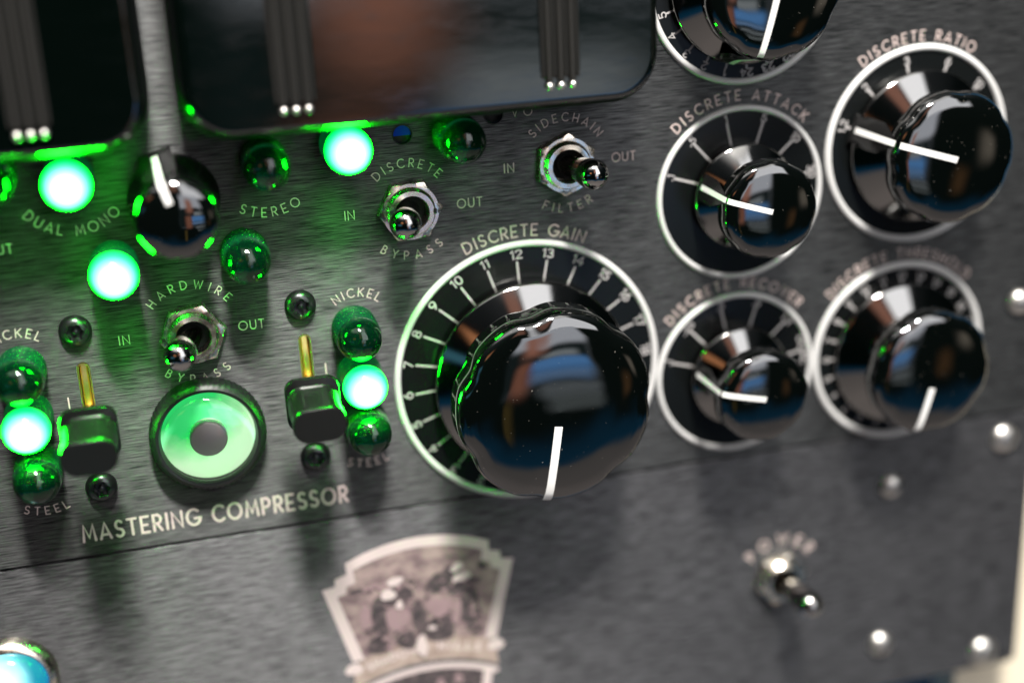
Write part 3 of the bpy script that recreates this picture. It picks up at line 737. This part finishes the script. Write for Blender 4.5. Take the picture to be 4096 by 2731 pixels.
# ---------------------------------------------------------------- lever switches with square caps
for sx, cx, lab in ((SLOTX[0], -50.1, 'square black lever cap beside the right column of lamps'), (SLOTX[1], -95.0, 'square black lever cap beside the left column of lamps')):
    t = thing('lever_switch', lab, 'switch', sx, 5.5, 0, 0, 'square capped lever switches')
    o_ = pill(0, -10.2, 10.2, 1.33); i_ = pill(0, -9.9, 9.9, 1.02)
    MB().loops([[(x, y, -2.8) for x, y in o_], [(x, y, .12) for x, y in o_], [(x, y, .12) for x, y in i_], [(x, y, -2.8) for x, y in i_]]).build('slot_liner', M['brass'], t, 30)
    MB().poly(i_, -2.75).build('slot_floor', M['cavity'], t, 0)
    bl_ = [[(x, y, z) for x, z in ((-.8, -2.7), (-.8, zz - .3), (-.5, zz), (.5, zz), (.8, zz - .3), (.8, -2.7))] for y, zz in [(-9.6 + 19.2 * i / 16, -.25 - 1.3 * (abs(i - 8) / 8) ** 2) for i in range(17)]]
    MB().loops(bl_, True, True).build('blade', M['brass'], t, 40)
    MB().tube([(0, 0, -2.5), (0, .2, 3), (0, .2, 6), (0, .2, 6.4), (0, .2, 8.4), (0, .2, 8.8), (0, .1, 14.2)], [.8, .8, .8, 1.3, 1.3, .8, .75], 20).build('lever', M['brass'], t, 40)
    dx = cx - sx
    ls = [rrect(11.0, 11.1, 2.5, 13.6, dx), rrect(11.3, 11.4, 2.6, 13.9, dx), rrect(11.3, 11.4, 2.6, 14.9, dx), rrect(11.0, 11.1, 2.5, 15.2, dx),
          rrect(10.9, 9.1, 3.3, 15.25, dx, -.3), rrect(10.5, 8.7, 3.2, 15.6, dx, -.3), rrect(10.3, 7.9, 3.1, 21, dx, -.3), rrect(11.0, 7.5, 3.3, 25.6, dx, -.3), rrect(10.9, 7.4, 3.3, 26.1, dx, -.3), rrect(10.3, 6.8, 3.0, 26.45, dx, -.3), rrect(10.0, 6.5, 2.9, 26.45, dx, -.3)]
    MB().loops(ls, True, True).build('cap', M['blackplastic'], t, 35)

# ---------------------------------------------------------------- small trimmers seen through holes
for hx, hy, blue in ((-24.75, 56.6, 1), (-5.0, 59.0, 0)):
    t = thing('trimmer', 'tiny blue trimmer in a hole right of the lit lamp under the meter' if blue else 'dark trimmer hole half hidden below the right meter edge', 'trimmer', hx, hy)
    MB().lathe([(2.25, 0), (2.2, .12), (1.95, .14), (1.9, -2.6)], 40, cap1=False).build('hole_rim', M['edge'], t, 30)
    MB().poly(arc(0, 0, 1.86, -8, 188, 24), -.5).build('body', M['trim_blue'] if blue else M['cavity'], t, 0)
    MB().lathe([(1.87, -1.1), (1.2, -1.6), (.01, -1.7)], 32).build('cavity', M['cavity'], t, 40)

# ---------------------------------------------------------------- meters
def make_meter(cx, label):
    t = thing('meter', label, 'meter', cx, 0, 0, 0, 'large black meters along the top')
    w = 95.6; y0, y1 = 62.2, 138; h = y1 - y0; cy = (y0 + y1) / 2
    MB().loops([rrect(w, h, 10, 0.2, 0, cy, 12), rrect(w, h, 10, 15.6, 0, cy, 12), rrect(w - .5, h - .5, 9.8, 16.6, 0, cy, 12), rrect(w - 1.6, h - 1.6, 9.3, 17.4, 0, cy, 12)], True, True).build('case', M['meter_case'], t, 35)
    ls = [rrect(w - 1.9, h - 1.9, 9.2, 17.3, 0, cy, 12), rrect(w - 2.0, h - 2.0, 9.1, 18.0, 0, cy, 12), rrect(w - 2.4, h - 2.4, 8.9, 18.8, 0, cy, 12), rrect(w - 3.4, h - 3.4, 8.4, 19.4, 0, cy, 12), rrect(w - 4.6, h - 4.6, 7.8, 19.6, 0, cy, 12), rrect(w - 5.2, h - 5.2, 7.5, 19.6, 0, cy, 12)]
    MB().loops(ls, True, True).build('glass', M['meter'], t, 50)
    for sx in (-26.2, 26.2):
        st = MB().loops([rrect(8.0, h - 11.2, 1.0, 19.5, sx, cy + 1.6, 5), rrect(8.0, h - 11.2, 1.0, 19.95, sx, cy + 1.6, 5), rrect(7.8, h - 11.4, .9, 20.05, sx, cy + 1.6, 5)], True, True).build('ribbed_strip', M['meter_case'], t, 30)
        for k in (-1, 0, 1):
            x = sx + k * 2.4
            MB().tube([(x, 68.4, 20.05), (x, 131, 20.05)], [.75, .75], 18).build('rod', M['rod'], st, 40)
            MB().sphere((x, 67.4, 20.2), .85, 20, 12).build('rod_end', M['rod_glint'], st, 60)
        for x in (-3.6, -1.2, 1.2, 3.6): MB().tube([(sx + x, 69, 20.0), (sx + x, 131, 20.0)], [.28, .28], 10).build('ridge', M['rod'], st, 40)
    return t
make_meter(-21.8, 'glossy black meter with two ribbed strips, top centre')
make_meter(-72.2 - 50.4, 'glossy black meter cut by the upper left corner')
